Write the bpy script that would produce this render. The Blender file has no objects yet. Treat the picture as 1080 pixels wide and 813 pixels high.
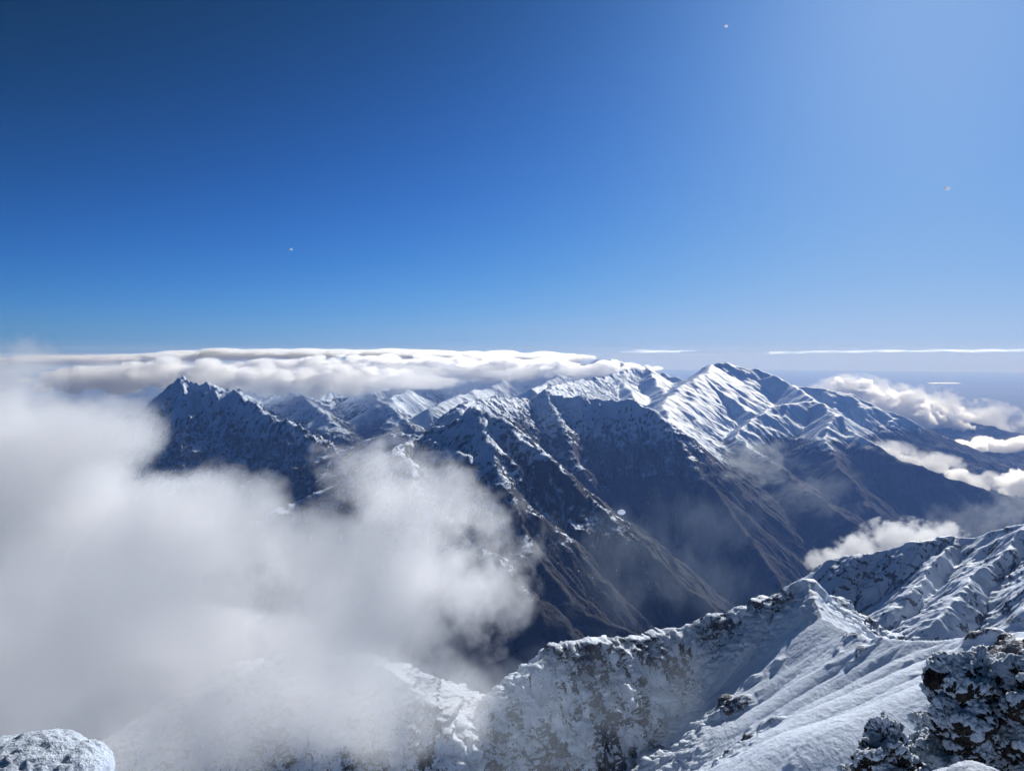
import bpy, math, time
import numpy as np
from mathutils import Vector

T0 = time.time()
R = math.radians
sc = bpy.context.scene
col = sc.collection
F32 = np.float32

# ------------------------------------------------------------------ camera frame (photo is 1080 x 813)
FPX, UC, VC, EYE_V = 770.0, 540.0, 406.5, 372.0
PITCH = math.atan((VC - EYE_V) / FPX)

def P(u, v, d):
    """world point seen at photo pixel (u, v) whose ground distance along +Y is d metres; the eye is the origin"""
    x, z = (u - UC) / FPX, -(v - VC) / FPX
    cy = math.cos(PITCH) + z * math.sin(PITCH)
    cz = -math.sin(PITCH) + z * math.cos(PITCH)
    return np.array([x / cy * d, d, cz / cy * d])

# ------------------------------------------------------------------ object helpers
def tag(o, label=None, cat=None, group=None, kind=None):
    if label: o['label'] = label
    if cat: o['category'] = cat
    if group: o['group'] = group
    if kind: o['kind'] = kind
    return o

def mesh_obj(name, verts, faces, mat, parent=None, smooth=True, attrs=None):
    me = bpy.data.meshes.new(name)
    verts = np.ascontiguousarray(verts, dtype=F32)
    faces = np.ascontiguousarray(faces, dtype=np.int32)
    k = faces.shape[1]
    me.vertices.add(len(verts)); me.vertices.foreach_set('co', verts.ravel())
    me.loops.add(faces.size); me.loops.foreach_set('vertex_index', faces.ravel())
    me.polygons.add(len(faces)); me.polygons.foreach_set('loop_start', np.arange(0, faces.size, k, dtype=np.int32))
    me.polygons.foreach_set('use_smooth', np.full(len(faces), smooth))
    for n, a in (attrs or {}).items():
        at = me.attributes.new(n, 'FLOAT', 'POINT'); at.data.foreach_set('value', np.ascontiguousarray(a, dtype=F32))
    me.update(calc_edges=True); me.validate()
    me.materials.append(mat)
    o = bpy.data.objects.new(name, me); col.objects.link(o)
    if parent is not None: o.parent = parent
    return o

# ------------------------------------------------------------------ noise in numpy
def _h(ix, iy, iz, seed):
    n = (ix.astype(np.uint32) * np.uint32(374761393) + iy.astype(np.uint32) * np.uint32(668265263)
         + iz.astype(np.uint32) * np.uint32(2147483647 - 1274126177) + np.uint32((seed * 1013904223) & 0xffffffff))
    n = (n ^ (n >> np.uint32(13))) * np.uint32(1274126177)
    n = (n ^ (n >> np.uint32(15))) * np.uint32(2246822519)
    return n ^ (n >> np.uint32(16))

_A = np.arange(256) / 256 * 2 * np.pi
GX, GY = np.cos(_A).astype(F32), np.sin(_A).astype(F32)

def perlin2(x, y, seed=0):
    x0, y0 = np.floor(x), np.floor(y)
    fx, fy = (x - x0).astype(F32), (y - y0).astype(F32)
    ix, iy = x0.astype(np.int64).astype(np.int32), y0.astype(np.int64).astype(np.int32)
    z = np.zeros_like(ix)
    u, v = fx * fx * fx * (fx * (fx * 6 - 15) + 10), fy * fy * fy * (fy * (fy * 6 - 15) + 10)
    def g(dx, dy):
        k = (_h(ix + dx, iy + dy, z, seed) & np.uint32(255)).astype(np.int32)
        return GX[k] * (fx - dx) + GY[k] * (fy - dy)
    a, b, c, d = g(0, 0), g(1, 0), g(0, 1), g(1, 1)
    return (a + (b - a) * u + ((c + (d - c) * u) - (a + (b - a) * u)) * v) * F32(1.41)

_rg = np.random.default_rng(5); _g3 = _rg.normal(size=(256, 3)); _g3 /= np.linalg.norm(_g3, axis=1)[:, None]
G3 = _g3.astype(F32)
def perlin3(p, seed=0):
    f0 = np.floor(p); f = (p - f0).astype(F32); i = f0.astype(np.int64).astype(np.int32)
    w = f * f * f * (f * (f * 6 - 15) + 10)
    r = 0
    for dx in (0, 1):
        for dy in (0, 1):
            for dz in (0, 1):
                k = (_h(i[:, 0] + dx, i[:, 1] + dy, i[:, 2] + dz, seed) & np.uint32(255)).astype(np.int32)
                g = G3[k]
                dot = g[:, 0] * (f[:, 0] - dx) + g[:, 1] * (f[:, 1] - dy) + g[:, 2] * (f[:, 2] - dz)
                r = r + dot * (w[:, 0] if dx else 1 - w[:, 0]) * (w[:, 1] if dy else 1 - w[:, 1]) * (w[:, 2] if dz else 1 - w[:, 2])
    return r * F32(1.5)

def fbm2(x, y, scale, octaves=5, gain=.5, seed=0, ridged=False):
    r, a, f, t = 0, 1.0, 1.0 / scale, 0
    for k in range(octaves):
        n = perlin2(x * f + 17.3 * k, y * f - 9.1 * k, seed + k)
        if ridged: n = 1 - 2 * np.abs(n)
        r = r + a * n; t += a; a *= gain; f *= 2.03
    return r / t

def fbm3(p, scale, octaves=5, gain=.5, seed=0, ridged=False):
    r, a, f, t = 0, 1.0, 1.0 / scale, 0
    for k in range(octaves):
        n = perlin3(p * f + 11.7 * k, seed + k)
        if ridged: n = 1 - 2 * np.abs(n)
        r = r + a * n; t += a; a *= gain; f *= 2.03
    return r / t

def smooth01(x, a, b):
    t = np.clip((x - a) / (b - a), 0, 1); return t * t * (3 - 2 * t)

# ------------------------------------------------------------------ terrain machinery
def ridge_field(X, Y, ridges, floor, jag_scale=500.):
    """height = highest of the flanks that fall away from every ridge line; also says which massif owns each node"""
    Z = floor.astype(F32).copy(); own = np.full(X.shape, -1, np.int16)
    for gid, s, L, jag, pts in ridges:
        pw = [P(*p) for p in pts]
        best = np.full(X.shape, -1e9, F32)
        for k in range(len(pw) - 1):
            a, b = pw[k], pw[k + 1]
            dx, dy = b[0] - a[0], b[1] - a[1]; l2 = dx * dx + dy * dy
            t = np.clip(((X - a[0]) * dx + (Y - a[1]) * dy) / l2, 0, 1).astype(F32)
            d = np.hypot(X - (a[0] + t * dx), Y - (a[1] + t * dy))
            zr = a[2] + t * (b[2] - a[2])
            h = zr - s * d / (1 + d / L)
            np.maximum(best, h, out=best)
        m = best > Z
        Z = np.where(m, best, Z); own[m] = gid
    return Z, own

def erode(Z, cell, kdt, iters, fixed, diff=0.0, m=0.5, talus=None):
    """stream-power incision: rivers cut gullies and spurs into the flanks while crests keep their place"""
    ny, nx = Z.shape; N = ny * nx
    z = Z.astype(np.float64).ravel().copy()
    ar = np.arange(N).reshape(ny, nx)
    offs = [(-1, 0), (1, 0), (0, -1), (0, 1), (-1, -1), (-1, 1), (1, -1), (1, 1)]
    fixed = fixed.copy(); fixed[0, :] = fixed[-1, :] = True; fixed[:, 0] = fixed[:, -1] = True
    A = None
    for it in range(iters):
        z2 = z.reshape(ny, nx)
        best = np.zeros((ny, nx)); rc = ar.copy(); dist = np.full((ny, nx), cell, F32)
        for dy, dx in offs:
            L = cell * math.hypot(dx, dy)
            ys, yd = slice(max(0, -dy), ny - max(0, dy)), slice(max(0, dy), ny - max(0, -dy))
            xs, xd = slice(max(0, -dx), nx - max(0, dx)), slice(max(0, dx), nx - max(0, -dx))
            s = (z2[ys, xs] - z2[yd, xd]) / L
            mk = s > best[ys, xs]
            best[ys, xs] = np.where(mk, s, best[ys, xs])
            rc[ys, xs] = np.where(mk, ar[yd, xd], rc[ys, xs])
            dist[ys, xs] = np.where(mk, L, dist[ys, xs])
        rc = np.where(fixed, ar, rc).ravel(); dist = dist.ravel()
        dep = (rc != np.arange(N)).astype(np.int32); p = rc.copy()
        for _ in range(13):
            dep = dep + dep[p]; p2 = p[p]
            if np.array_equal(p2, p): break
            p = p2
        order = np.argsort(dep, kind='stable'); ds = dep[order]; mx = int(ds[-1])
        bounds = np.searchsorted(ds, np.arange(mx + 2))
        A = np.full(N, cell * cell)
        for lv in range(mx, 0, -1):
            ix = order[bounds[lv]:bounds[lv + 1]]
            np.add.at(A, rc[ix], A[ix])
        f = kdt * A ** m / dist
        for lv in range(1, mx + 1):
            ix = order[bounds[lv]:bounds[lv + 1]]
            z[ix] = (z[ix] + f[ix] * z[rc[ix]]) / (1 + f[ix])
        if diff:
            z2 = z.reshape(ny, nx); lap = np.zeros_like(z2)
            lap[1:-1, 1:-1] = z2[:-2, 1:-1] + z2[2:, 1:-1] + z2[1:-1, :-2] + z2[1:-1, 2:] - 4 * z2[1:-1, 1:-1]
            lap[fixed] = 0
            z = (z2 + diff * lap).ravel()
    return z.reshape(ny, nx).astype(F32), A.reshape(ny, nx).astype(F32)

def slope_of(Z, cell):
    gy, gx = np.gradient(Z, cell); return np.hypot(gx, gy), gx, gy

def blur(a, n):
    for _ in range(n):
        b = np.pad(a, 1, mode='edge')
        a = (b[:-2, 1:-1] + b[2:, 1:-1] + b[1:-1, :-2] + b[1:-1, 2:] + 4 * b[1:-1, 1:-1]) / 8
    return a

def crag(X, Y, Z, cell, mask, scale, amp, ledge=0., seed=0, octaves=4, zs=.45):
    """pushes steep ground in and out along its horizontal facing: buttresses, clefts and ledges that a height map alone cannot hold"""
    sl, gx, gy = slope_of(blur(Z, 4), cell)
    L = np.maximum(np.hypot(gx, gy), 1e-3); hx, hy = -gx / L, -gy / L
    m = (mask > .02); D = np.zeros_like(Z)
    p = np.stack([X[m], Y[m], Z[m] * zs], -1)
    n = fbm3(p, scale, octaves, .55, seed=seed, ridged=True)
    d = amp * (.45 * n + .55 * np.round(n * 3.2) / 3.2)           # broken, angular faces
    if ledge:
        q = (Z[m] + .35 * X[m] - .2 * Y[m] + fbm3(p, scale * 3, 4, .6, seed=seed + 50) * scale * 2.6) / ledge
        f = q - np.floor(q)
        d = d + (np.minimum(f / .75, (1 - f) / .25) - .5) * ledge * .30 * smooth01(fbm3(p, scale * 4, 2, seed=seed + 60), -.25, .35)
    D[m] = d * mask[m]
    return X + hx * D, Y + hy * D, Z + .25 * D

def normal_z(X, Y, Z):
    P3 = np.stack([X, Y, Z], -1)
    a = np.gradient(P3, axis=1); b = np.gradient(P3, axis=0); n = np.cross(a, b)
    return n[..., 2] / np.maximum(np.linalg.norm(n, axis=-1), 1e-9)

def grid_to_objs(X, Y, Z, attrs, own, specs, mat, keep):
    """splits one surveyed grid into an object per massif (each quad belongs to the massif that owns its corner)"""
    ny, nx = Z.shape
    idx = np.arange(ny * nx).reshape(ny, nx)
    q = np.stack([idx[:-1, :-1], idx[:-1, 1:], idx[1:, 1:], idx[1:, :-1]], -1).reshape(-1, 4)
    qo = own[:-1, :-1].ravel(); kq = keep[:-1, :-1].ravel()
    V = np.stack([X.ravel(), Y.ravel(), Z.ravel()], -1)
    out = {}
    for gid, (name, label, cat) in specs.items():
        f = q[(qo == gid) & kq]
        if not len(f): continue
        used, inv = np.unique(f, return_inverse=True)
        o = mesh_obj(name, V[used], inv.reshape(-1, 4), mat, attrs={k: a.ravel()[used] for k, a in attrs.items()})
        tag(o, label, cat, kind='structure')
        out[gid] = o
    return out

# ------------------------------------------------------------------ node helpers
def new_mat(name):
    m = bpy.data.materials.new(name); m.use_nodes = True; m.node_tree.nodes.clear(); return m, NT(m.node_tree)

class NT:
    def __init__(s, t): s.t = t
    def n(s, kind, ins=None, **props):
        nd = s.t.nodes.new(kind)
        for k, v in props.items(): setattr(nd, k, v)
        for k, v in (ins or {}).items():
            if isinstance(v, bpy.types.NodeSocket): s.t.links.new(v, nd.inputs[k])
            else: nd.inputs[k].default_value = v
        return nd
    def link(s, a, b): s.t.links.new(a, b)
    def math(s, op, a, b=0.0, c=0.0, clamp=False):
        nd = s.n('ShaderNodeMath', {0: a, 1: b, 2: c}, operation=op, use_clamp=clamp); return nd.outputs[0]
    def vmath(s, op, a, b=(0, 0, 0), out=0):
        nd = s.n('ShaderNodeVectorMath', {0: a, 1: b}, operation=op); return nd.outputs[out]
    def noise(s, vec, scale, detail=4, rough=.55, lac=2.0, dist=0, out='Fac', kind='FBM'):
        nd = s.n('ShaderNodeTexNoise', {'Vector': vec, 'Scale': scale, 'Detail': detail, 'Roughness': rough, 'Lacunarity': lac, 'Distortion': dist}, noise_type=kind)
        return nd.outputs[out]
    def ramp(s, x, a, b, lo=0.0, hi=1.0, smooth=True):
        nd = s.n('ShaderNodeMapRange', {'Value': x, 'From Min': a, 'From Max': b, 'To Min': lo, 'To Max': hi}, interpolation_type='SMOOTHSTEP' if smooth else 'LINEAR')
        return nd.outputs[0]
    def mix(s, f, a, b):
        nd = s.n('ShaderNodeMix', data_type='RGBA')
        for i, v in ((0, f), (6, a), (7, b)):
            if isinstance(v, bpy.types.NodeSocket): s.t.links.new(v, nd.inputs[i])
            else: nd.inputs[i].default_value = v if i == 0 or len(v) == 4 else (*v, 1)
        return nd.outputs[2]

# ------------------------------------------------------------------ mountain material: snow, rock, tussock
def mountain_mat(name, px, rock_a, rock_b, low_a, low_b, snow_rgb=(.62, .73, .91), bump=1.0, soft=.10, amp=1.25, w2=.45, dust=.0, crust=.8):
    """px: size in metres of the finest grain worth drawing"""
    m, t = new_mat(name)
    pos = t.n('ShaderNodeNewGeometry').outputs['Position']
    at = lambda n: t.n('ShaderNodeAttribute', attribute_name=n).outputs['Fac']
    n1 = t.noise(pos, 1 / (px * 18), 5, .6)
    n2 = t.noise(pos, 1 / (px * 3.2), 3, .65)
    nn = t.math('ADD', t.math('MULTIPLY', n1, 1 - w2), t.math('MULTIPLY', n2, w2))
    s = t.math('ADD', at('snow'), t.math('MULTIPLY', t.math('SUBTRACT', nn, .5), amp))
    snow = t.ramp(s, .5 - soft, .5 + soft)
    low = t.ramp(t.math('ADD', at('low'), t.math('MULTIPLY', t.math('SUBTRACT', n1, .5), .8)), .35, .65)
    big = t.noise(pos, 1 / (px * 60), 4, .6)
    rock = t.mix(t.ramp(nn, .35, .65), rock_a, rock_b)
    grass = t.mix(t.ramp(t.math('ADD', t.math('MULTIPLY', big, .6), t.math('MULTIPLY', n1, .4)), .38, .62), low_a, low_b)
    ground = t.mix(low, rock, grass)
    if dust:      # rime and blown snow caught in the rough of the rock
        n3 = t.noise(pos, 1 / (px * 1.1), 2, .7)
        ground = t.mix(t.math('MULTIPLY', t.ramp(n3, .46, .62), t.ramp(s, .5 - dust, .5)), ground, snow_rgb)
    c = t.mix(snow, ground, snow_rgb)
    h = t.math('ADD', t.math('MULTIPLY', n1, px * 3.2), t.math('MULTIPLY', n2, px * 1.3))
    h = t.math('MULTIPLY', h, t.math('SUBTRACT', 1.0, t.math('MULTIPLY', snow, .72)))
    wind = t.noise(t.vmath('MULTIPLY', pos, (1.0, .35, .6)), 1 / (px * 7), 4, .6)            # wind crust on the snow
    h = t.math('ADD', h, t.math('MULTIPLY', snow, t.math('ADD', px * .35, t.math('MULTIPLY', wind, px * crust))))
    b = t.n('ShaderNodeBump', {'Strength': bump, 'Distance': 1.0, 'Height': h})
    p = t.n('ShaderNodeBsdfPrincipled', {'Base Color': c, 'Roughness': t.math('SUBTRACT', .95, t.math('MULTIPLY', snow, .3)), 'Normal': b.outputs[0], 'Specular IOR Level': .25})
    t.n('ShaderNodeOutputMaterial', {'Surface': p.outputs[0]})
    return m

ROCK_A, ROCK_B = (.012, .013, .016), (.050, .048, .048)
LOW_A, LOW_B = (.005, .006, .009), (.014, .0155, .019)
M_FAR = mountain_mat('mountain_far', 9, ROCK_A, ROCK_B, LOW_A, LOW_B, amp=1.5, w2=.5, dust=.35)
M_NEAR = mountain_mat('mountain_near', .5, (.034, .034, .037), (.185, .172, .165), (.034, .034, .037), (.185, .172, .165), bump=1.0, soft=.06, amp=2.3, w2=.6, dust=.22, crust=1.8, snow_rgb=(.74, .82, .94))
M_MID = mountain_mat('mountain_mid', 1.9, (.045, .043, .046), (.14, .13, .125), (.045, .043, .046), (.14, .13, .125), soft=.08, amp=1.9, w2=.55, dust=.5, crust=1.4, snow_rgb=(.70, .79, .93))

# ------------------------------------------------------------------ the far mountains (12.5 m survey)
CELL = 9.0
xs = np.arange(-7000, 9600, CELL, dtype=F32); ys = np.arange(700, 13200, CELL, dtype=F32)
X, Y = np.meshgrid(xs, ys)
wx = fbm2(X, Y, 900, 4, seed=3) * 130 + fbm2(X, Y, 230, 4, seed=31) * 75
wy = fbm2(X, Y, 900, 4, seed=4) * 130 + fbm2(X, Y, 230, 4, seed=41) * 75
fl = -2300 + 60 * fbm2(X, Y, 2500, 3, seed=9) + 60 * smooth01(X + .25 * (Y - 4000), 2500, 7000) - 60 * smooth01(-X, -500, 1500) * smooth01(Y, 2000, 4000)
# gid, steepness, concavity length, jag, crest line (photo pixel, photo pixel, distance)
RIDGES = [
 # far snowy range
 (1, .55, 9000, 22, [(380,404,11200),(440,403,10900),(480,402,10500),(540,396,10300),(600,389,10000),(640,379,9800),(680,385,9600),(705,398,9300),(725,400,9100),(752,386,9300),(768,384.5,9400),(800,392,9300),(835,407,8800),(870,412,8600),(895,416,8500),(920,427,8300),(960,446,8000),(1005,473,7600),(1060,510,7300)]),
 (1, .55, 9000, 15, [(640,379,9800),(655,400,8900),(668,420,7600)]),
 (1, .55, 9000, 15, [(752,386,9300),(738,396,8400),(715,413,7700),(697,430,6900),(706,446,6200),(716,462,5700)]),
 (1, .55, 9000, 15, [(738,396,8400),(762,416,8000),(792,438,7400)]),
 (1, .55, 9000, 12, [(600,389,10000),(585,402,9000),(560,412,8000)]),
 (1, .55, 9000, 12, [(680,385,9600),(690,402,8700),(700,418,8000)]),
 (1, .55, 9000, 12, [(540,396,10300),(520,408,9000),(480,420,8000),(450,432,7200)]),
 (1, .55, 9000, 12, [(440,403,10900),(425,415,9000),(395,430,7600)]),
 # snow shoulder in front on the right
 (2, .66, 30000, 14, [(835,407,8800),(858,424,7600),(882,436,7000),(907,465,6300),(940,484,6000),(1000,505,5700),(1050,523,5500),(1100,545,5350)]),
 (2, .66, 30000, 12, [(858,424,7600),(815,431,7300),(792,446,6900),(775,462,6500),(800,480,5800),(835,505,5200),(870,534,4700),(925,572,4300),(985,635,3750)]),
 (2, .66, 30000, 10, [(882,436,7000),(870,462,6300),(885,500,5600)]),
 # central dark-faced massif
 (3, .76, 40000, 30, [(520,445,5500),(540,437,5600),(560,425,5600),(577,415,5500),(595,419,5400),(615,417,5300),(640,425,5250),(662,427,5200),(685,436,5100),(705,453,5000),(720,480,4750),(745,515,4450),(790,572,4050),(850,650,3450)]),
 (3, .76, 40000, 20, [(577,415,5500),(600,406,7000),(640,400,8500),(680,386,9550)]),
 (3, .76, 40000, 25, [(577,415,5500),(590,450,4950),(612,495,4500)]),
 # central near ridge
 (4, .84, 40000, 22, [(440,463,3750),(470,453,3650),(490,447,3580),(507,441,3500),(540,458,3350),(570,484,3200),(605,515,3080),(640,550,2980),(675,585,2880),(710,616,2780),(748,648,2680),(800,700,2500)]),
 (4, .84, 40000, 18, [(507,441,3500),(480,432,4200),(520,424,5000),(560,425,5600)]),
 (4, .84, 40000, 20, [(507,441,3500),(520,480,3100),(540,530,2800),(556,580,2600),(600,640,2420),(676,682,2260)]),
 (4, .84, 40000, 20, [(440,463,3750),(475,478,3250),(510,505,2950)]),
 (4, .84, 40000, 20, [(440,463,3750),(415,480,3300),(445,520,2950),(480,558,2700),(528,600,2480),(560,640,2300)]),
 (4, .66, 40000, 16, [(440,463,3750),(400,468,3900),(362,483,4100),(330,499,4300),(292,503,4400)]),
 (4, .66, 40000, 16, [(415,480,3300),(380,500,3300),(330,530,3200),(250,570,3000)]),
 # rocky peak on the left
 (5, .74, 12000, 34, [(90,540,4900),(140,474,4950),(156,449,5000),(176,425,5100),(188,407,5180),(194,398,5200),(201,411,5200),(212,407,5200),(224,404,5200),(236,407,5180),(246,412,5150),(270,429,5000),(310,445,4800),(350,463,4600),(390,482,4450)]),
 (5, .74, 12000, 28, [(224,404,5200),(238,440,4900),(262,470,4650),(292,490,4500),(316,494,4450)]),
 (5, .74, 12000, 28, [(194,398,5200),(200,440,4800),(180,470,4600)]),
 (5, .74, 12000, 28, [(156,449,5000),(160,480,4700)]),
 # wall at the head of the left valley
 (6, .58, 7000, 16, [(200,410,9000),(300,409,9000),(380,408,9300),(450,404,10000)]),
 (6, .58, 7000, 14, [(300,409,9000),(326,426,7600),(352,448,6600)]),
 (6, .58, 7000, 14, [(380,408,9300),(400,424,7900),(425,442,6800)]),
 (6, .58, 7000, 14, [(240,410,9000),(262,425,7600)]),
 # dark hills out on the right
 (7, .30, 4000, 10, [(930,470,10800),(985,456,10600),(1025,446,10500),(1052,456,10400),(1090,475,10300)]),
 (7, .30, 4000, 10, [(985,482,8700),(1040,480,8600),(1080,482,8500),(1200,486,8300)]),
 # our own mountain, coarse, under the near surveys
 (8, .95, 1e5, 8, [(1180,650,330),(1080,672,400),(920,690,500),(848,640,690),(690,690,700),(560,730,640),(478,850,560)]),
 (8, .95, 1e5, 8, [(848,640,690),(900,608,1400),(1010,585,1410),(1085,570,1310),(1150,556,1250)]),
 (8, .95, 1e5, 8, [(380,700,650),(500,800,580)]),
]
# crests wander: the position is warped, so straight crest lines become natural ones
Z0, OWN = ridge_field(X + wx * .40, Y + wy * .40, RIDGES, fl)
FIX = Z0 <= fl + 2
rel = smooth01(Z0 - fl, 0, 350)
Z0 = Z0 + rel * (fbm2(X, Y, 620, 5, .52, seed=11, ridged=True) * 62 + fbm2(X, Y, 90, 4, .55, seed=15) * 16)
Z1, AREA = erode(Z0, CELL, .026, 14, FIX, diff=.006)
def per(vals):
    tab = np.zeros(10, F32); tab[:len(vals)] = vals
    return blur(tab[np.clip(OWN, 0, 9)], 6)
sl, gx, gy = slope_of(Z1, CELL)
rocky = per([1, .22, .25, 1.4, 1.35, 1.6, .7, .6, 1])
NEARG = smooth01(Y, 2100, 1500) * (OWN == 8)
Z1 = Z1 - 110 * NEARG
cm = smooth01(sl, .45, .85) * smooth01(Z1, -1150, -550) * np.clip(rocky * 1.6 - .7, 0, 1)
Z1 = Z1 + cm * (fbm2(X, Y, 130, 5, .58, seed=21, ridged=True) * 20 + fbm2(X, Y, 36, 3, .6, seed=25, ridged=True) * 7)
Z1 = Z1 + (OWN == 5) * smooth01(Z1, -900, -450) * (fbm2(X, Y, 300, 6, .62, seed=27, ridged=True) * 75 + np.abs(fbm2(X, Y, 120, 3, seed=28)) * -55 - 70)
fill = per([0, .9, .9, .15, .1, 0, .3, 0, 0]) * smooth01(Z1, -850, -480)       # deep snow fills the gullies of the rounded summits
Z1 = Z1 + (blur(Z1, 14) - Z1) * fill
X1, Y1 = X, Y
nz = normal_z(X1, Y1, Z1)
lap = Z1 - blur(Z1, 10)
# snow lies high, on gentle ground and in gullies; wind keeps the ribs of the steep rock bare
bias = per([0, .82, .66, .80, .64, 1.08, .30, -.6, -.4])
gully = blur(smooth01(np.log10(AREA), 2.7, 4.2), 1)
snow = .5 + (Z1 + 700) / 420 * .75 + bias - rocky * (smooth01(-nz, -.86, -.62) * .85 + np.clip(lap, -10, 14) * .022)
snow = snow + rocky * (gully - .4) * .7 + fbm2(X, Y, 420, 4, seed=51) * .30
snow = snow - np.clip(-690 - Z1, 0, None) * .0042 + np.clip(Z1 + 560, 0, 150) * .0016
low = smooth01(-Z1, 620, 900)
# ground also bends away with the earth
Zc = Z1 - (X * X + Y * Y) / (2 * 6.371e6)
keep = (np.abs(X) < .98 * Y + 500)
SPECS = {
 -1: ('valley_floor', 'dark shadowed valley floor between the mountain spurs', 'terrain'),
 1: ('mountain_range', 'far range of rounded snowy summits under a thin cloud cap', 'mountain'),
 2: ('mountain', 'smooth snow shoulder with a long dark spur running down to the right', 'mountain'),
 3: ('mountain', 'central mountain with a broad dark rock face streaked with snow gullies', 'mountain'),
 4: ('mountain', 'sharp dark rocky ridge in the middle falling right to the valley floor', 'mountain'),
 5: ('mountain', 'craggy snow dusted peak rising out of the cloud on the left', 'mountain'),
 6: ('mountain', 'blue shadowed mountain wall below the cloud deck at the head of the left valley', 'mountain'),
 7: ('hill', 'low dark hills among the bright clouds at the edge of the plain', 'hill'),
 8: ('mountain_flank', 'lower flank of the near snowy mountain', 'mountain'),
}
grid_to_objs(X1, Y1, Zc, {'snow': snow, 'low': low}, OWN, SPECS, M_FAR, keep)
print('far terrain', round(time.time() - T0, 1))

# ------------------------------------------------------------------ near ridge (1.1 m survey) and right shoulder
def calm_near(X, Y):
    return smooth01(X - (.30 * (Y - 560) + 135), -45, 45) * smooth01(Y, 720, 600)

def near_block(x0, x1, y0, y1, cell, ridges, floor, calmf=None):
    xs = np.arange(x0, x1, cell, dtype=F32); ys = np.arange(y0, y1, cell, dtype=F32)
    X, Y = np.meshgrid(xs, ys)
    k = cell / 1.1
    calm = calmf(X, Y) if calmf else 0.0
    wx = fbm2(X, Y, 130 * k, 2, seed=61) * 12 * k + (1 - calm) * fbm2(X, Y, 40 * k, 4, seed=63) * 8 * k
    wy = fbm2(X, Y, 130 * k, 2, seed=62) * 12 * k + (1 - calm) * fbm2(X, Y, 40 * k, 4, seed=64) * 8 * k
    fl = np.full(X.shape, floor, F32)
    Z, own = ridge_field(X + wx, Y + wy, ridges, fl)
    return X, Y, Z, own

NR = [
 # the snow saddle and the small summit, then the rocky buttress falling left
 (1, 0.82, 1e5, 0, [(1300,610,260),(1180,640,320),(1080,663,385),(1035,667,415),(1000,671,445),(960,676,475),(920,676,510),(892,668,555),(868,655,610),(850,617,672)]),
 (1, 1.00, 1e5, 0, [(850,617,672),(836,619,678),(815,632,684),(792,642,688),(765,656,688),(752,652,700),(738,658,700),(715,664,695),(692,668,690),(668,676,675),(645,680,665),(620,683,655),(600,685,650),(584,690,643),(566,703,632),(545,722,615),(515,752,595),(494,785,575),(478,825,555)]),
 (1, 1.00, 1e5, 0, [(850,617,672),(868,626,705),(888,640,735),(912,655,765),(932,668,785),(955,690,800)]),
 # ribs on the buttress
 (1, 1.05, 1e5, 0, [(692,668,690),(697,700,668),(700,730,652)]),
 (1, 1.05, 1e5, 0, [(738,658,700),(735,690,675),(728,735,645)]),
 (1, 1.05, 1e5, 0, [(600,685,650),(608,720,632),(620,760,615)]),
 (1, 1.05, 1e5, 0, [(645,680,665),(652,715,645),(660,750,630)]),
 (1, 1.05, 1e5, 0, [(566,703,632),(578,735,615),(590,775,600)]),
 (1, 0.85, 1e5, 0, [(815,632,684),(800,665,655),(790,700,630)]),
 # the snowfield across the gully under the cloud
 (2, 0.62, 1e5, 0, [(250,706,690),(330,696,660),(370,692,645),(400,704,622),(440,738,592),(470,760,578),(495,782,572),(515,812,566)]),
]
c = .9
X, Y, Z, own = near_block(-420, 640, 200, 900, c, NR, -640, calm_near)
saddle = calm_near(X, Y)    # drifted, smooth snow
snowf2 = (own == 2) * 1.0
rough = np.clip(1 - .9 * blur(saddle, 12) - .15 * blur(snowf2, 8), .05, 1)
patch = smooth01(fbm2(X, Y, 75, 4, .55, seed=95), .16, .42) * saddle
rough = np.clip(rough + .6 * patch, .05, 1)
Z = Z + rough * (fbm2(X, Y, 48, 5, .55, seed=71, ridged=True) * 9 + fbm2(X, Y, 9, 4, .55, seed=75) * 1.6)
Z = Z + (1 - rough) * (fbm2(X, Y, 120, 3, .42, seed=77) * 6 + smooth01(fbm2(X, Y, 60, 2, seed=79), .0, .4) * fbm2(X * .6 + Y * .8, (Y * .6 - X * .8) * .35, 22, 4, .5, seed=78, ridged=True) * .4)
Ze, AR = erode(Z, c, .035, 10, Z <= -638, diff=.03)
Z = Z + (Ze - Z) * rough ** 2.2
sl, gx, gy = slope_of(Z, c)
sl, gx, gy = slope_of(blur(Z, 3), c)
cm = rough * smooth01(sl, .55, 1.0) * smooth01(fbm2(X, Y, 42, 4, .6, seed=85), -.38, .12)
X1, Y1, Z1 = crag(X, Y, Z, c, cm, 19, 8.5, 6.0, seed=420, zs=.42)
X1, Y1, Z1 = crag(X1, Y1, Z1, c, np.clip(cm + .15 * rough, 0, 1), 5.0, 2.2, 0, seed=440, octaves=4, zs=.7)
nz = normal_z(X1, Y1, Z1); lap = Z1 - blur(Z1, 6)
oc = smooth01(fbm2(X + .35 * Y, Z * .55, 34, 4, .6, seed=96) + .5 * fbm2(X + .2 * Y, Z * .5, 9, 3, .6, seed=97), -.14, .16)      # upright outcrops
snow = .98 - rough * (.27 + .66 * oc * smooth01(-nz, -.86, -.52)) - np.clip(lap, -.6, 1.2) * .05 + fbm2(X, Y, 26, 4, seed=91) * .14 + (1 - rough) * .14 - blur(snowf2, 6) * .10 - patch * .42
keep = (np.abs(X) < .98 * Y + 60) & (Z > -600)
grid_to_objs(X1, Y1, Z1, {'snow': snow, 'low': np.zeros_like(Z)}, own, {
 1: ('mountain_ridge', 'near snowy ridge with a rocky buttress and smooth snow saddle', 'mountain ridge'),
 2: ('snowfield', 'steep snowfield with scattered stones below the cloud bank', 'snowfield')}, M_NEAR, keep)

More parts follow.
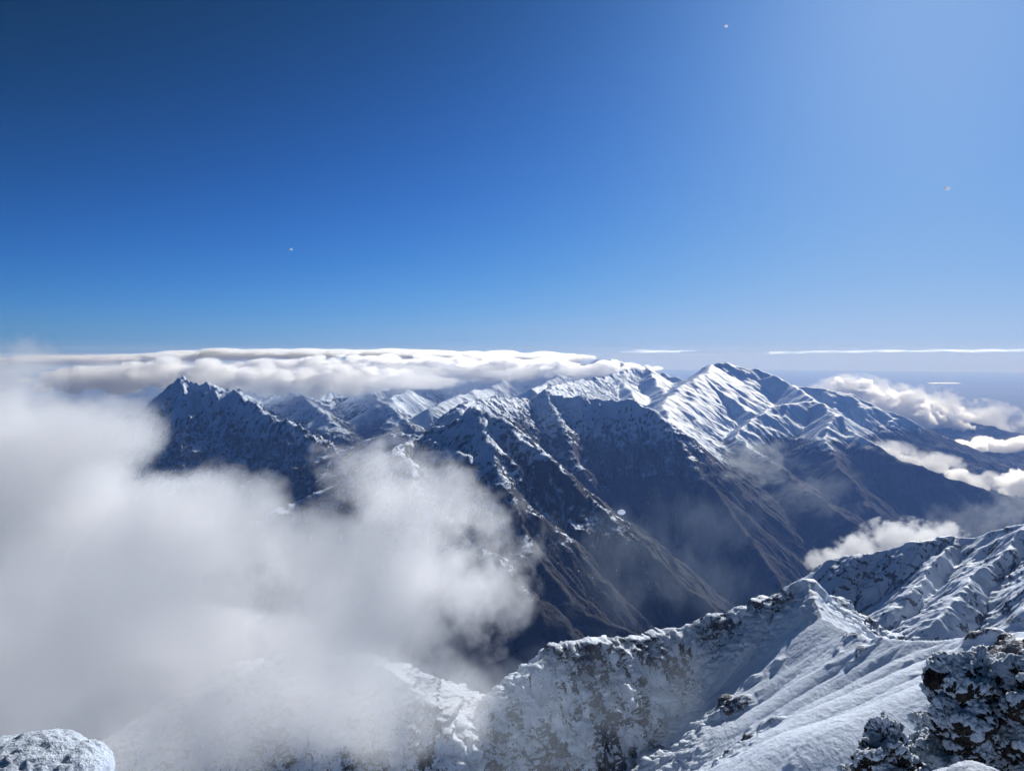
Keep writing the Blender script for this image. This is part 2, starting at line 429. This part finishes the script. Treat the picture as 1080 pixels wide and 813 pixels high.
IR = [
 (1, 0.82, 1e5, 0, [(850,618,1560),(868,603,1520),(882,594,1480),(905,589,1440),(938,582,1420),(972,573,1400),(1010,570,1400),(1040,563,1360),(1080,555,1300),(1150,540,1250),(1300,520,1200)]),
 (1, 0.82, 1e5, 0, [(1080,555,1300),(1045,598,1220),(1010,628,1150),(980,655,1090)]),
 (1, 0.82, 1e5, 0, [(1010,570,1400),(985,600,1310),(950,640,1210)]),
 (1, 0.82, 1e5, 0, [(1150,540,1250),(1110,600,1120),(1075,650,1030)]),
]
c = 2.2
X, Y, Z, own = near_block(420, 1750, 930, 1900, c, IR, -1000)
Z = Z + fbm2(X, Y, 95, 5, .55, seed=171, ridged=True) * 14 + fbm2(X, Y, 18, 4, .55, seed=175) * 2.6
Z, AR = erode(Z, c, .022, 10, Z <= -995, diff=.03)
cm = smooth01(fbm2(X, Y, 90, 4, .6, seed=185), -.1, .3)
X1, Y1, Z1 = crag(X, Y, Z, c, cm, 26, 8, 8.0, seed=460, zs=.5)
nz = normal_z(X1, Y1, Z1); lap = Z1 - blur(Z1, 6)
snow = .88 - smooth01(-nz, -.72, -.42) * .75 - np.clip(lap, -1.2, 2) * .07 - cm * .06 + fbm2(X, Y, 60, 4, seed=191) * .18
grid_to_objs(X1, Y1, Z1, {'snow': snow, 'low': np.zeros_like(Z)}, own, {
 1: ('mountain_ridge', 'snowy shoulder behind the near ridge at right with scattered dark rocks', 'mountain ridge')}, M_MID, (np.abs(X) < .98 * Y + 60) & (Z > -960))
print('near terrain', round(time.time() - T0, 1))

# ------------------------------------------------------------------ the plain, out to the horizon, following the bend of the earth
def plain():
    r = np.concatenate([np.linspace(200, 14000, 60), np.geomspace(14400, 190000, 120)])
    a = np.linspace(-math.pi, math.pi, 361)
    Rr, Aa = np.meshgrid(r, a, indexing='ij')
    x, y = Rr * np.sin(Aa), Rr * np.cos(Aa)
    z = -1570 - Rr ** 2 / (2 * 6.371e6)
    V = np.stack([x, y, z], -1).reshape(-1, 3)
    i = np.arange(len(r) * len(a)).reshape(len(r), len(a))
    q = np.stack([i[:-1, :-1], i[1:, :-1], i[1:, 1:], i[:-1, 1:]], -1).reshape(-1, 4)
    m, t = new_mat('plain_fields')
    pos = t.n('ShaderNodeNewGeometry').outputs['Position']
    v = t.n('ShaderNodeTexVoronoi', {'Vector': pos, 'Scale': 1 / 900.}, distance='MANHATTAN')
    f = t.n('ShaderNodeSeparateColor', {0: v.outputs['Color']})
    big = t.noise(pos, 1 / 9000., 5, .6)
    c1 = t.mix(f.outputs[0], (.050, .052, .038), (.115, .105, .075))
    c2 = t.mix(t.ramp(big, .35, .65), c1, (.055, .060, .050))
    p = t.n('ShaderNodeBsdfPrincipled', {'Base Color': c2, 'Roughness': .95, 'Specular IOR Level': .1})
    t.n('ShaderNodeOutputMaterial', {'Surface': p.outputs[0]})
    o = mesh_obj('plain', V, q[:, ::-1], m)
    tag(o, 'hazy flat farm plain reaching the horizon beyond the mountains', 'plain', kind='structure')
plain()

# ------------------------------------------------------------------ air: thin blue haze filling the lower atmosphere
def haze(label, top_z, bot_z, rgb, dens, absorb):
    m, t = new_mat('air_haze')
    s = t.n('ShaderNodeVolumeScatter', {'Color': (*rgb, 1), 'Density': dens, 'Anisotropy': .22})
    ab = t.n('ShaderNodeVolumeAbsorption', {'Color': (.55, .40, .55, 1), 'Density': dens * absorb})
    ad = t.n('ShaderNodeAddShader', {0: s.outputs[0], 1: ab.outputs[0]})
    t.n('ShaderNodeOutputMaterial', {'Volume': ad.outputs[0]})
    n = 96; a = np.linspace(0, 2 * np.pi, n, endpoint=False); Rh = 195000.
    top = np.stack([Rh * np.sin(a), Rh * np.cos(a), np.full(n, top_z)], -1); bot = top.copy(); bot[:, 2] = bot_z
    V = np.concatenate([top, bot, [[0, 0, top_z], [0, 0, bot_z]]])
    F = []
    for k in range(n):
        j = (k + 1) % n
        F += [(k, j, 2 * n), (n + j, n + k, 2 * n + 1), (k, n + k, n + j), (k, n + j, j)]
    o = mesh_obj('haze', V, np.array(F)[:, ::-1], m, smooth=False)
    tag(o, label, 'haze', kind='stuff')
haze('blue haze lying in the valleys and over the plain', -60., -6000., (.16, .36, .98), 3.5e-5, .24)
haze('thin high haze paling the sky just above the horizon', 1200., -6100., (.50, .62, .95), .4e-5, .30)

# ------------------------------------------------------------------ clouds
import bmesh
def union_mesh(balls, voxel, sub=3):
    """closed skin around many ellipsoids: [(centre, radii)]"""
    bm = bmesh.new()
    for c_, r_ in balls:
        g = bmesh.ops.create_icosphere(bm, subdivisions=sub, radius=1.0)
        for v in g['verts']:
            v.co = Vector((c_[0] + v.co.x * r_[0], c_[1] + v.co.y * r_[1], c_[2] + v.co.z * r_[2]))
    me = bpy.data.meshes.new('tmp'); bm.to_mesh(me); bm.free()
    o = bpy.data.objects.new('tmp', me); col.objects.link(o)
    md = o.modifiers.new('r', 'REMESH'); md.mode = 'VOXEL'; md.voxel_size = voxel
    dg = bpy.context.evaluated_depsgraph_get(); dg.update()
    ev = o.evaluated_get(dg); m2 = ev.to_mesh()
    V = np.empty(len(m2.vertices) * 3, F32); m2.vertices.foreach_get('co', V); V = V.reshape(-1, 3)
    N = np.empty(len(m2.vertices) * 3, F32); m2.vertices.foreach_get('normal', N); N = N.reshape(-1, 3)
    m2.calc_loop_triangles()
    Tq = np.empty(len(m2.loop_triangles) * 3, np.int32); m2.loop_triangles.foreach_get('vertices', Tq); Tq = Tq.reshape(-1, 3)
    ev.to_mesh_clear(); bpy.data.objects.remove(o); bpy.data.meshes.remove(me)
    return V, N, Tq

def soft_cloud(name, label, ells, dens, scale, gain=1.8, amp=5.5, step=.25, g=.25, seed=0., detail=4, voxel=None, cat='cloud', rough=.58, fade=.09, aniso=(1, 1, 1), base=.55, core=1.6, rgb=(.97, .987, 1.0), group=None):
    """a cloud with a dissolving edge: density falls off from the hearts of a few ellipsoids and is torn by turbulence
    ells: (u, v, distance, half width px, half height px, half depth m)"""
    balls = []
    for u, v, d, ru, rv, rd in ells:
        k = d / FPX
        balls.append((P(u, v, d), (ru * k * 1.22, rd * 1.22, rv * k * 1.22)))
    vox = voxel or max(max(b[1]) for b in balls) / 14
    V, N, Tq = union_mesh(balls, vox)
    m, t = new_mat(name + '_vapour')
    pos = t.n('ShaderNodeNewGeometry').outputs['Position']
    S = None
    for c_, r_ in balls:
        q = t.vmath('MULTIPLY', t.vmath('SUBTRACT', pos, tuple(c_)), tuple(1 / (x * 1.02) for x in r_))
        s = t.math('SUBTRACT', 1.0, t.vmath('LENGTH', q, out='Value'))
        S = s if S is None else t.n('ShaderNodeMath', {0: S, 1: s, 2: .12}, operation='SMOOTH_MAX').outputs[0]
    pv = t.vmath('ADD', t.vmath('MULTIPLY', pos, aniso), (seed * 371.3, seed * -173.7, seed * 97.1))
    n1 = t.noise(pv, 1 / scale, detail, rough)
    dn = t.math('ADD', t.math('SUBTRACT', t.math('MULTIPLY', S, core), base), t.math('MULTIPLY', t.math('SUBTRACT', n1, .5), amp))
    dn = t.math('MULTIPLY', t.math('MULTIPLY', dn, gain, clamp=True), t.ramp(S, .0, fade))
    dn = t.math('MULTIPLY', dn, dens)
    sh = t.n('ShaderNodeVolumeScatter', {'Color': (*rgb, 1), 'Density': dn, 'Anisotropy': g})
    t.n('ShaderNodeOutputMaterial', {'Volume': sh.outputs[0]})
    m.cycles.volume_step_rate = step
    o = mesh_obj(name, V, Tq, m)
    return tag(o, label, cat, group)


def main_pieces(V, N, T, share=.03):
    """drops stray crumbs that floated free of the cloud"""
    lab = np.arange(len(V))
    for _ in range(400):
        m = lab[T].min(1); new = lab.copy()
        for k in range(3): np.minimum.at(new, T[:, k], m)
        new = new[new]
        if np.array_equal(new, lab): break
        lab = new
    u, inv, cnt = np.unique(lab, return_inverse=True, return_counts=True)
    keep = cnt[inv] >= share * len(V)
    idx = np.cumsum(keep) - 1
    return V[keep], N[keep], idx[T[keep[T[:, 0]]]].astype(np.int32)

def puff_cloud(name, label, balls_px, dens, bump=.35, bscale=None, g=.62, seed=0, voxel=None, cat='cloud', group=None, flat=1.0):
    """a dense cumulus: many puffs under one billowing skin, filled with vapour.  balls: (u, v, distance, half width px, half height px, half depth px)"""
    balls = []
    for u, v, d, ru, rv, rd in balls_px:
        k = d / FPX
        balls.append((P(u, v, d), (ru * k, rd * k, rv * k)))
    rmin = np.median([b[1][2] for b in balls])
    V, N, Tq = main_pieces(*union_mesh(balls, voxel or rmin / 3.0, 2))
    sc_ = bscale or rmin * 1.6
    q = V.copy()
    n = 1 - np.abs(perlin3(q / sc_ + seed * 7.1, 300 + seed)) * 2.2
    n = n + .5 * (1 - np.abs(perlin3(q / sc_ * 2.3 + 5.1, 310 + seed)) * 2.2) + .36 * (1 - np.abs(perlin3(q / sc_ * 4.7, 320 + seed)) * 2.2)
    V = V + N * (n[:, None] - .95) * rmin * bump * np.array([1, 1, flat])
    print(name, len(V), round(time.time() - T0, 1))
    m, t = new_mat(name + '_vapour')
    sh = t.n('ShaderNodeVolumeScatter', {'Color': (1, 1, 1, 1), 'Density': dens, 'Anisotropy': g})
    t.n('ShaderNodeOutputMaterial', {'Volume': sh.outputs[0]})
    o = mesh_obj(name, V.astype(F32), Tq, m)
    return tag(o, label, cat, group)

def strew(path, n, ru, rv, seed, spread=(4, 3), rd=1.0, taper=True):
    """puffs strewn along a line of photo points (u, v, distance)"""
    rng = np.random.default_rng(seed); path = np.array(path, float)
    seg = np.r_[0, np.cumsum(np.hypot(*np.diff(path[:, :2], axis=0).T))]; out = []
    for k in range(n):
        q = rng.uniform(0, 1); s_ = q * seg[-1]
        u, v, d = (np.interp(s_, seg, path[:, i]) for i in range(3))
        f = rng.uniform(.55, 1.15) * (1 - .6 * abs(2 * q - 1) ** 3 if taper else 1)
        out.append((u + rng.normal() * spread[0], v + rng.normal() * spread[1] * .6, d * (1 + rng.normal() * .02), ru * f, rv * f * rng.uniform(.8, 1.2), ru * f * rd))
    return out

# the great bank in front
soft_cloud('cloud_bank', 'huge soft white cloud bank filling the lower left in front of the slopes', [
    (60,610,400,320,150,42), (365,600,405,150,110,40), (-30,474,430,190,122,60), (85,458,440,95,62,50), (215,548,420,100,76,48)],
    .036, 95., step=.27, voxel=9, detail=5, core=2.6, base=.6, rough=.62, g=.55)
soft_cloud('mist', 'pale fog veiling the foot of the cloud bank behind the snow mound', [
    (60,760,390,330,120,34), (350,742,400,200,88,34)], .034, 95., step=.34, core=2.4, seed=21, cat='mist', g=.35)
soft_cloud('cloud_wisp', 'torn white edge of the cloud bank curling over the brown spur', [
    (470,585,430,95,80,40), (505,625,440,60,60,35), (440,525,430,90,60,40), (395,498,430,66,48,40)],
    .026, 40., step=.27, voxel=6, detail=5, core=1.5, base=.62, rough=.66, g=.45)
# thin mist
soft_cloud('mist', 'thin mist drifting over the foot of the rocky buttress', [(545,790,420,110,45,40), (420,745,400,150,55,40)], .0035, 60., step=.4, seed=2, cat='mist', rgb=(.80, .90, 1))
soft_cloud('mist', 'faint veil of mist over the drifted snow between buttress and saddle', [(660,730,420,120,60,40)], .0022, 60., step=.4, seed=12, cat='mist', rgb=(.80, .90, 1))
soft_cloud('mist', 'faint torn mist hanging over the dark valley in the middle', [(690,610,2300,120,45,160), (640,570,2500,70,36,120), (745,560,2500,70,60,120)], .0005, 160., step=.4, seed=3, cat='mist', rgb=(.66, .82, 1), aniso=(1.2, .8, .7))
soft_cloud('cloud_wisp', 'ragged thin wisp crossing the sunlit spur below the snow shoulder', [(795,488,4650,44,26,170)], .0018, 110., step=.4, seed=4, cat='cloud', rgb=(.82, .91, 1), aniso=(.8, .8, 1.3), rough=.66)
soft_cloud('cloud_wisp', 'faint broken wisp low on the dark slope beside the sunlit spur', [(855,520,4500,60,34,150)], .0007, 110., step=.4, seed=14, cat='cloud', rgb=(.75, .87, 1), aniso=(.8, .8, 1.3), rough=.66)
soft_cloud('cloud_wisp', 'loose grey wisps hovering over the right hand valley', [(1030,550,3300,60,26,150), (1080,535,3500,40,30,150)], .0012, 80., step=.4, seed=6, cat='cloud', rgb=(.85, .93, 1), rough=.66)
soft_cloud('cloud', 'bright ragged cloud rising behind the snowy shoulder on the right', [(885,594,2250,36,18,70), (915,584,2250,38,24,80), (950,574,2250,44,26,90), (990,570,2300,36,20,90)], .026, 60., step=.25, seed=7, cat='cloud', rough=.64, core=1.9)
# bright cumulus out on the right
puff_cloud('cloud', 'largest white cumulus behind the right end of the snowy mountains', strew([(876,405,11200),(900,412,11200),(940,424,11000),(985,434,10900),(1030,444,10900)], 110, 9, 7.5, 1, (6, 7)) + strew([(930,438,10800),(1030,452,10600)], 50, 11, 6, 2, (6, 4)), .02, seed=1, bump=.75)
puff_cloud('cloud', 'white cloud bed around the foot of the low dark hill at the right edge', strew([(945,462,9600),(990,474,9400),(1040,474,9300),(1110,466,9200)], 120, 11, 5, 3, (7, 6)), .02, seed=2, bump=.75)
puff_cloud('cloud', 'long low cloud lying along the crest of the dark spur at right', strew([(908,466,6350),(940,482,6200),(985,494,6000),(1020,508,5850),(1048,518,5750)], 120, 7, 4, 4, (4, 5)), .024, seed=3, bump=.85)
puff_cloud('cloud', 'small bright cloud past the lower end of the dark spur', strew([(1054,508,5900),(1100,514,5900)], 46, 10, 7, 5, (6, 8)), .024, seed=4, bump=.8)
# the deck on the left
puff_cloud('cloud_deck', 'rolling cloud deck behind the craggy peak on the left', strew([(40,400,8200),(180,396,8200),(300,404,8400),(430,398,8800)], 560, 10, 5, 6, (16, 10), rd=2.), .015, seed=5, bump=.95)
puff_cloud('cloud_deck', 'bright cloud deck capping the far range', strew([(230,388,11500),(330,384,11500),(440,386,10900),(560,387,10300),(690,389,9400)], 560, 9.5, 3.0, 7, (16, 6), rd=2.), .016, seed=6, bump=.95)
puff_cloud('cloud_deck', 'distant flat sea of cloud on the left horizon', strew([(20,380,22000),(160,378,21000),(290,372,19000),(450,374,19000),(600,378,20000)], 380, 16, 2.6, 8, (20, 2.4), taper=False, rd=3.), .012, seed=7, bump=.8)
# looser vapour around the dense tops
soft_cloud('cloud_veil', 'soft torn cloud spilling over the front of the left deck', [(200,398,8000,150,17,800), (350,400,8300,130,15,800)], .0018, 420., step=.35, seed=31, core=1.7, aniso=(.7, .7, 1.4), cat='cloud')
soft_cloud('cloud_veil', 'thin bright cloud draped over the far central peaks', [(500,395,9900,130,10,600), (625,392,9300,80,8,500), (430,402,9000,70,9,500)], .0040, 360., step=.35, seed=32, core=1.7, aniso=(.7, .7, 1.4), cat='cloud')
soft_cloud('cloud_veil', 'ragged vapour around the largest white cumulus on the right', [(900,412,11100,46,16,500), (960,428,10900,60,20,500), (1020,440,10800,50,18,500)], .0050, 330., step=.35, seed=33, core=1.6, cat='cloud')
soft_cloud('cloud_veil', 'ragged vapour along the crest of the dark right spur', [(930,474,6250,36,10,220), (975,488,6000,40,11,220), (1025,508,5850,40,12,220)], .0075, 170., step=.35, seed=34, core=1.6, cat='cloud')
# streaks on the horizon
puff_cloud('cloud_streak', 'short thin bright streak of cloud above the summits', strew([(660,371,30000),(728,370,30000)], 40, 12, .7, 9, (4, .9)), .0004, seed=8, flat=.5, voxel=40)
puff_cloud('cloud_streak', 'long thin bright streak of cloud along the right horizon', strew([(770,374,42000),(860,371,42000),(980,370,42000),(1180,369,42000)], 140, 13, .7, 10, (6, 1.1)), .00018, seed=9, flat=.5, voxel=60)
puff_cloud('cloud_streak', 'tiny bright cloud streak low over the hazy plain', [(984,404,26000,6,.6,6),(990,404,26000,8,.7,6),(998,404.1,26000,9,.7,6),(1006,404,26000,7,.6,6)], .004, seed=10, flat=.5, voxel=30)
print('clouds', round(time.time() - T0, 1))


# ------------------------------------------------------------------ close by: summit snow, rimed rocks
def rime_mat():
    m, t = new_mat('rime_snow')
    pos = t.n('ShaderNodeNewGeometry').outputs['Position']
    n1 = t.noise(pos, 14, 5, .65); n2 = t.noise(pos, 70, 3, .6)
    c = t.mix(t.ramp(n1, .35, .65), (.62, .71, .84), (.74, .82, .92))
    b = t.n('ShaderNodeBump', {'Strength': 1.0, 'Distance': 1.0, 'Height': t.math('ADD', t.math('MULTIPLY', n1, .05), t.math('MULTIPLY', n2, .016))})
    p = t.n('ShaderNodeBsdfPrincipled', {'Base Color': c, 'Roughness': .7, 'Normal': b.outputs[0], 'Specular IOR Level': .3})
    t.n('ShaderNodeOutputMaterial', {'Surface': p.outputs[0]}); return m
def dark_rock_mat():
    m, t = new_mat('dark_rock')
    pos = t.n('ShaderNodeNewGeometry').outputs['Position']
    n1 = t.noise(pos, 6, 6, .65); n2 = t.noise(pos, 40, 4, .65)
    c = t.mix(t.ramp(n1, .35, .65), (.010, .008, .008), (.060, .046, .036))
    c = t.mix(t.ramp(n2, .60, .70), c, (.50, .55, .64))                 # specks of rime in the rough
    b = t.n('ShaderNodeBump', {'Strength': 1.0, 'Distance': 1.0, 'Height': t.math('ADD', t.math('MULTIPLY', n1, .10), t.math('MULTIPLY', n2, .03))})
    p = t.n('ShaderNodeBsdfPrincipled', {'Base Color': c, 'Roughness': .85, 'Normal': b.outputs[0], 'Specular IOR Level': .3})
    t.n('ShaderNodeOutputMaterial', {'Surface': p.outputs[0]}); return m
M_RIME, M_ROCK = rime_mat(), dark_rock_mat()
M_ICE, t_ = new_mat('ice_crystal')
a_ = t_.n('ShaderNodeBsdfTranslucent', {'Color': (.9, .93, 1, 1)}); b_ = t_.n('ShaderNodeBsdfDiffuse', {'Color': (.9, .93, 1, 1)})
t_.n('ShaderNodeOutputMaterial', {'Surface': t_.n('ShaderNodeMixShader', {0: .3, 1: a_.outputs[0], 2: b_.outputs[0]}).outputs[0]})

def vnormals(V, T):
    n = np.cross(V[T[:, 1]] - V[T[:, 0]], V[T[:, 2]] - V[T[:, 0]]); N = np.zeros_like(V)
    for i in range(3): np.add.at(N, T[:, i], n)
    return N / np.maximum(np.linalg.norm(N, axis=1), 1e-12)[:, None]

def px_ball(u, v, d, ru, rv, rd):
    k = d / FPX; return (P(u, v, d), (ru * k, rd, rv * k))

def rimed_rock(label, balls, voxel, seed, cover, size=.30, name='rock'):
    """blocky dark rock with a crust of wind-packed rime of its own"""
    V, N, Tq = union_mesh([px_ball(u_, v_ + 6, d_, ru_ * .84, rv_ * .88, rd_) for u_, v_, d_, ru_, rv_, rd_ in balls], voxel)   # the crust adds its own thickness
    V = V.astype(np.float64); c0 = V.mean(0)
    rng = np.random.default_rng(seed)
    d = fbm3(V, size, 5, .58, seed=500 + seed, ridged=True) * size * .34 + fbm3(V, size * 2.6, 3, seed=520 + seed) * size * .8
    cell = np.floor(fbm3(V, size * .9, 2, seed=530 + seed) * 6) / 6           # broken, stepped faces
    V = V + N * (d + cell * size * .85)[:, None]
    N = vnormals(V, Tq)
    rock = mesh_obj(name, V, Tq, M_ROCK, smooth=False)
    up = N[:, 2]
    cavity = fbm3(V * np.array([1, 1, 1.5]), size * .75, 4, .6, seed=540 + seed)
    m = cover + .50 * up + cavity * 1.5 - .30 * N[:, 0] * 0
    feather = .5 + .5 * fbm3(V, size * .16, 3, .6, seed=550 + seed, ridged=True)
    th = np.where(m > 0, np.minimum(m, .9) * size * .17 * (.2 + 1.3 * feather), -size * .10)
    dirn = N * .8 + np.array([0, 0, .35]); 
    W = V + dirn * th[:, None]
    mesh_obj('rime_crust', W, Tq, M_RIME, parent=rock)
    return tag(rock, label, 'rock')

rimed_rock('dark rock tower thickly crusted with rime, tallest of the rocks at bottom right', [
    (1018,712,9.4,31,24,.34),(1040,706,9.5,20,20,.30),(1004,748,9.3,24,30,.32),(1030,756,9.4,30,34,.36),(1012,800,9.2,34,40,.40),(1046,800,9.3,30,44,.40),(1026,860,9.2,50,50,.5)], .013, 1, .0)
rimed_rock('rime crusted rock cut off by the right picture edge', [
    (1078,716,9.0,14,20,.25),(1074,752,8.9,18,34,.3),(1082,800,8.8,24,44,.35),(1080,860,8.8,34,50,.4)], .013, 2, -.03)
rimed_rock('low dark rock with frosted left side, leftmost of the rocks at bottom right', [
    (938,774,8.6,22,22,.3),(922,800,8.5,22,32,.3),(944,820,8.5,24,40,.35),(912,840,8.4,24,40,.35)], .013, 3, -.03)
rimed_rock('snow covered rock between the dark tower and the low frosted rock', [
    (968,790,9.2,20,28,.3),(982,812,9.1,28,40,.35),(960,840,9.0,34,44,.4)], .013, 4, .42)
rimed_rock('pale rime covered block standing behind the rock tower', [
    (1058,732,10.4,20,26,.3),(1062,780,10.3,22,50,.35),(975,760,10.2,12,14,.2)], .014, 5, .75)

def snow_lump(name, label, balls, voxel, bump, bs, seed):
    V, N, Tq = union_mesh([px_ball(*b) for b in balls], voxel)
    V = V + N * (fbm3(V, bs, 4, .6, seed=600 + seed, ridged=True) * bump + fbm3(V, bs * 4, 3, seed=610 + seed) * bump * 2.2)[:, None]
    return tag(mesh_obj(name, V, Tq, M_RIME), label, 'snow mound')
snow_lump('snow_mound', 'small sunlit snow mound crusted with rime at the bottom left corner', [
    (36,816,6.0,56,36,.5),(78,824,6.0,30,34,.4),(-10,818,6.1,56,32,.5),(30,880,6.0,96,64,.7)], .016, .030, .10, 1)

def summit():
    r = np.concatenate([np.linspace(.3, 14, 150), np.geomspace(14.2, 200, 110)]); a = np.linspace(-math.pi, math.pi, 541)
    Rr, Aa = np.meshgrid(r, a, indexing='ij'); x, y = Rr * np.sin(Aa), Rr * np.cos(Aa)
    z = -1.8 - .80 * np.maximum(Rr - .8, 0) - .00025 * Rr ** 2
    z = z + 2.9 * np.exp(-((x - 5.6) ** 2 + (y - 9.3) ** 2) / 9) + 2.2 * np.exp(-((x + 4.4) ** 2 + (y - 6.2) ** 2) / 5)
    z = z + fbm2(x, y, 3, 4, seed=701) * .10 * np.minimum(Rr, 6) + fbm2(x, y, 22, 4, seed=703) * np.minimum(Rr * .12, 5)
    k = np.exp(-((x - 3.55) / .5) ** 2 - ((y - 5.6) / .6) ** 2)
    i = np.arange(x.size).reshape(x.shape)
    q = np.stack([i[:-1, :-1], i[1:, :-1], i[1:, 1:], i[:-1, 1:]], -1).reshape(-1, 4)
    o = mesh_obj('summit_snow', np.stack([x, y, z], -1).reshape(-1, 3), q[:, ::-1], M_RIME)
    tag(o, 'wind packed snow falling away from the summit', 'snow', kind='structure')
summit()
snow_lump('snow_mound', 'narrow snow lip at the foot of the rock tower in the bottom right corner', [
    (1036,826,6.2,30,13,.3),(1026,842,6.2,40,20,.4)], .014, .016, .08, 2)
# ice crystals drifting past
for k, (u, v, d, r, lab) in enumerate([(655.5,540,2.2,4.2,'largest pale snowflake drifting in front of the dark valley'),(999,199,2.6,3.0,'pale snowflake drifting in the bright sky at upper right'),(766,28,2.8,2.2,'tiny snowflake near the top edge of the sky'),(307,263,3.0,1.7,'tiny snowflake in the dark blue sky on the left')]):
    bm_ = bmesh.new(); bmesh.ops.create_icosphere(bm_, subdivisions=3, radius=1)
    V = np.array([v_.co[:] for v_ in bm_.verts]); Tq = np.array([[v_.index for v_ in f.verts] for f in bm_.faces]); bm_.free()
    V = V * (1 + .35 * fbm3(V, .5, 3, seed=800 + k))[:, None] * np.array([1.25, .6, .8]) * r * .8 * d / FPX
    o = mesh_obj('snowflake', V, Tq, M_ICE); o.location = P(u, v, d); tag(o, lab, 'snowflake', 'snowflakes in the air')
print('near', round(time.time() - T0, 1))


# ------------------------------------------------------------------ light
SUN_AZ, SUN_EL = R(30.0), R(26)
sd = Vector((math.sin(SUN_AZ) * math.cos(SUN_EL), math.cos(SUN_AZ) * math.cos(SUN_EL), math.sin(SUN_EL)))
sl_ = bpy.data.lights.new('sun', 'SUN'); sl_.energy = 5.0; sl_.angle = R(.5); sl_.color = (1, .985, .965)
so = bpy.data.objects.new('sun', sl_); col.objects.link(so); so.rotation_euler = sd.to_track_quat('Z', 'Y').to_euler(); so.location = (0, 0, 500)

w = bpy.data.worlds.new('World'); sc.world = w; w.use_nodes = True; w.node_tree.nodes.clear(); t = NT(w.node_tree)
tc = t.n('ShaderNodeTexCoord').outputs['Generated']
sx = t.n('ShaderNodeSeparateXYZ', {0: tc})
sv = t.n('ShaderNodeCombineXYZ', {0: sx.outputs[0], 1: sx.outputs[1], 2: t.math('MAXIMUM', sx.outputs[2], .03)})   # below eye level the sky keeps its horizon colour
sky = t.n('ShaderNodeTexSky', {'Vector': t.vmath('NORMALIZE', sv.outputs[0])}, sky_type='NISHITA', sun_disc=False, sun_elevation=SUN_EL, sun_rotation=SUN_AZ, altitude=2000, air_density=.7, dust_density=1.9, ozone_density=6.0)
sp = t.n('ShaderNodeSeparateColor', {0: sky.outputs[0]})
def tone(x, g, b, k):      # the phone camera's own contrast curve, one per channel
    y = t.math('POWER', t.math('MULTIPLY', x, .1), g)
    return t.math('DIVIDE', t.math('MULTIPLY', y, k * 10), t.math('ADD', t.math('MULTIPLY', y, b), 1.0))
cc = t.n('ShaderNodeCombineColor', {0: tone(sp.outputs[0], 1.8, 2.117, .974), 1: tone(sp.outputs[1], 1.9, 3.49, 2.099), 2: tone(sp.outputs[2], 3.2, 7.389, 6.216)})
bg = t.n('ShaderNodeBackground', {'Color': cc.outputs[0], 'Strength': .10})
t.n('ShaderNodeOutputWorld', {'Surface': bg.outputs[0]})

# ------------------------------------------------------------------ camera and render settings
cd = bpy.data.cameras.new('camera'); cam = bpy.data.objects.new('camera', cd); col.objects.link(cam); sc.camera = cam
cd.sensor_fit = 'HORIZONTAL'; cd.sensor_width = 36; cd.lens = 36 * FPX / 1080; cd.clip_start = .1; cd.clip_end = 400000
cam.rotation_euler = (R(90) - PITCH, 0, 0)
sc.view_settings.view_transform = 'Standard'; sc.view_settings.look = 'None'; sc.view_settings.exposure = 0; sc.view_settings.gamma = 1
cy = sc.cycles
cy.max_bounces = 24; cy.diffuse_bounces = 2; cy.glossy_bounces = 1; cy.transmission_bounces = 2; cy.volume_bounces = 24; cy.transparent_max_bounces = 12
cy.adaptive_threshold = .05; cy.adaptive_min_samples = 20
print('script', round(time.time() - T0, 1))
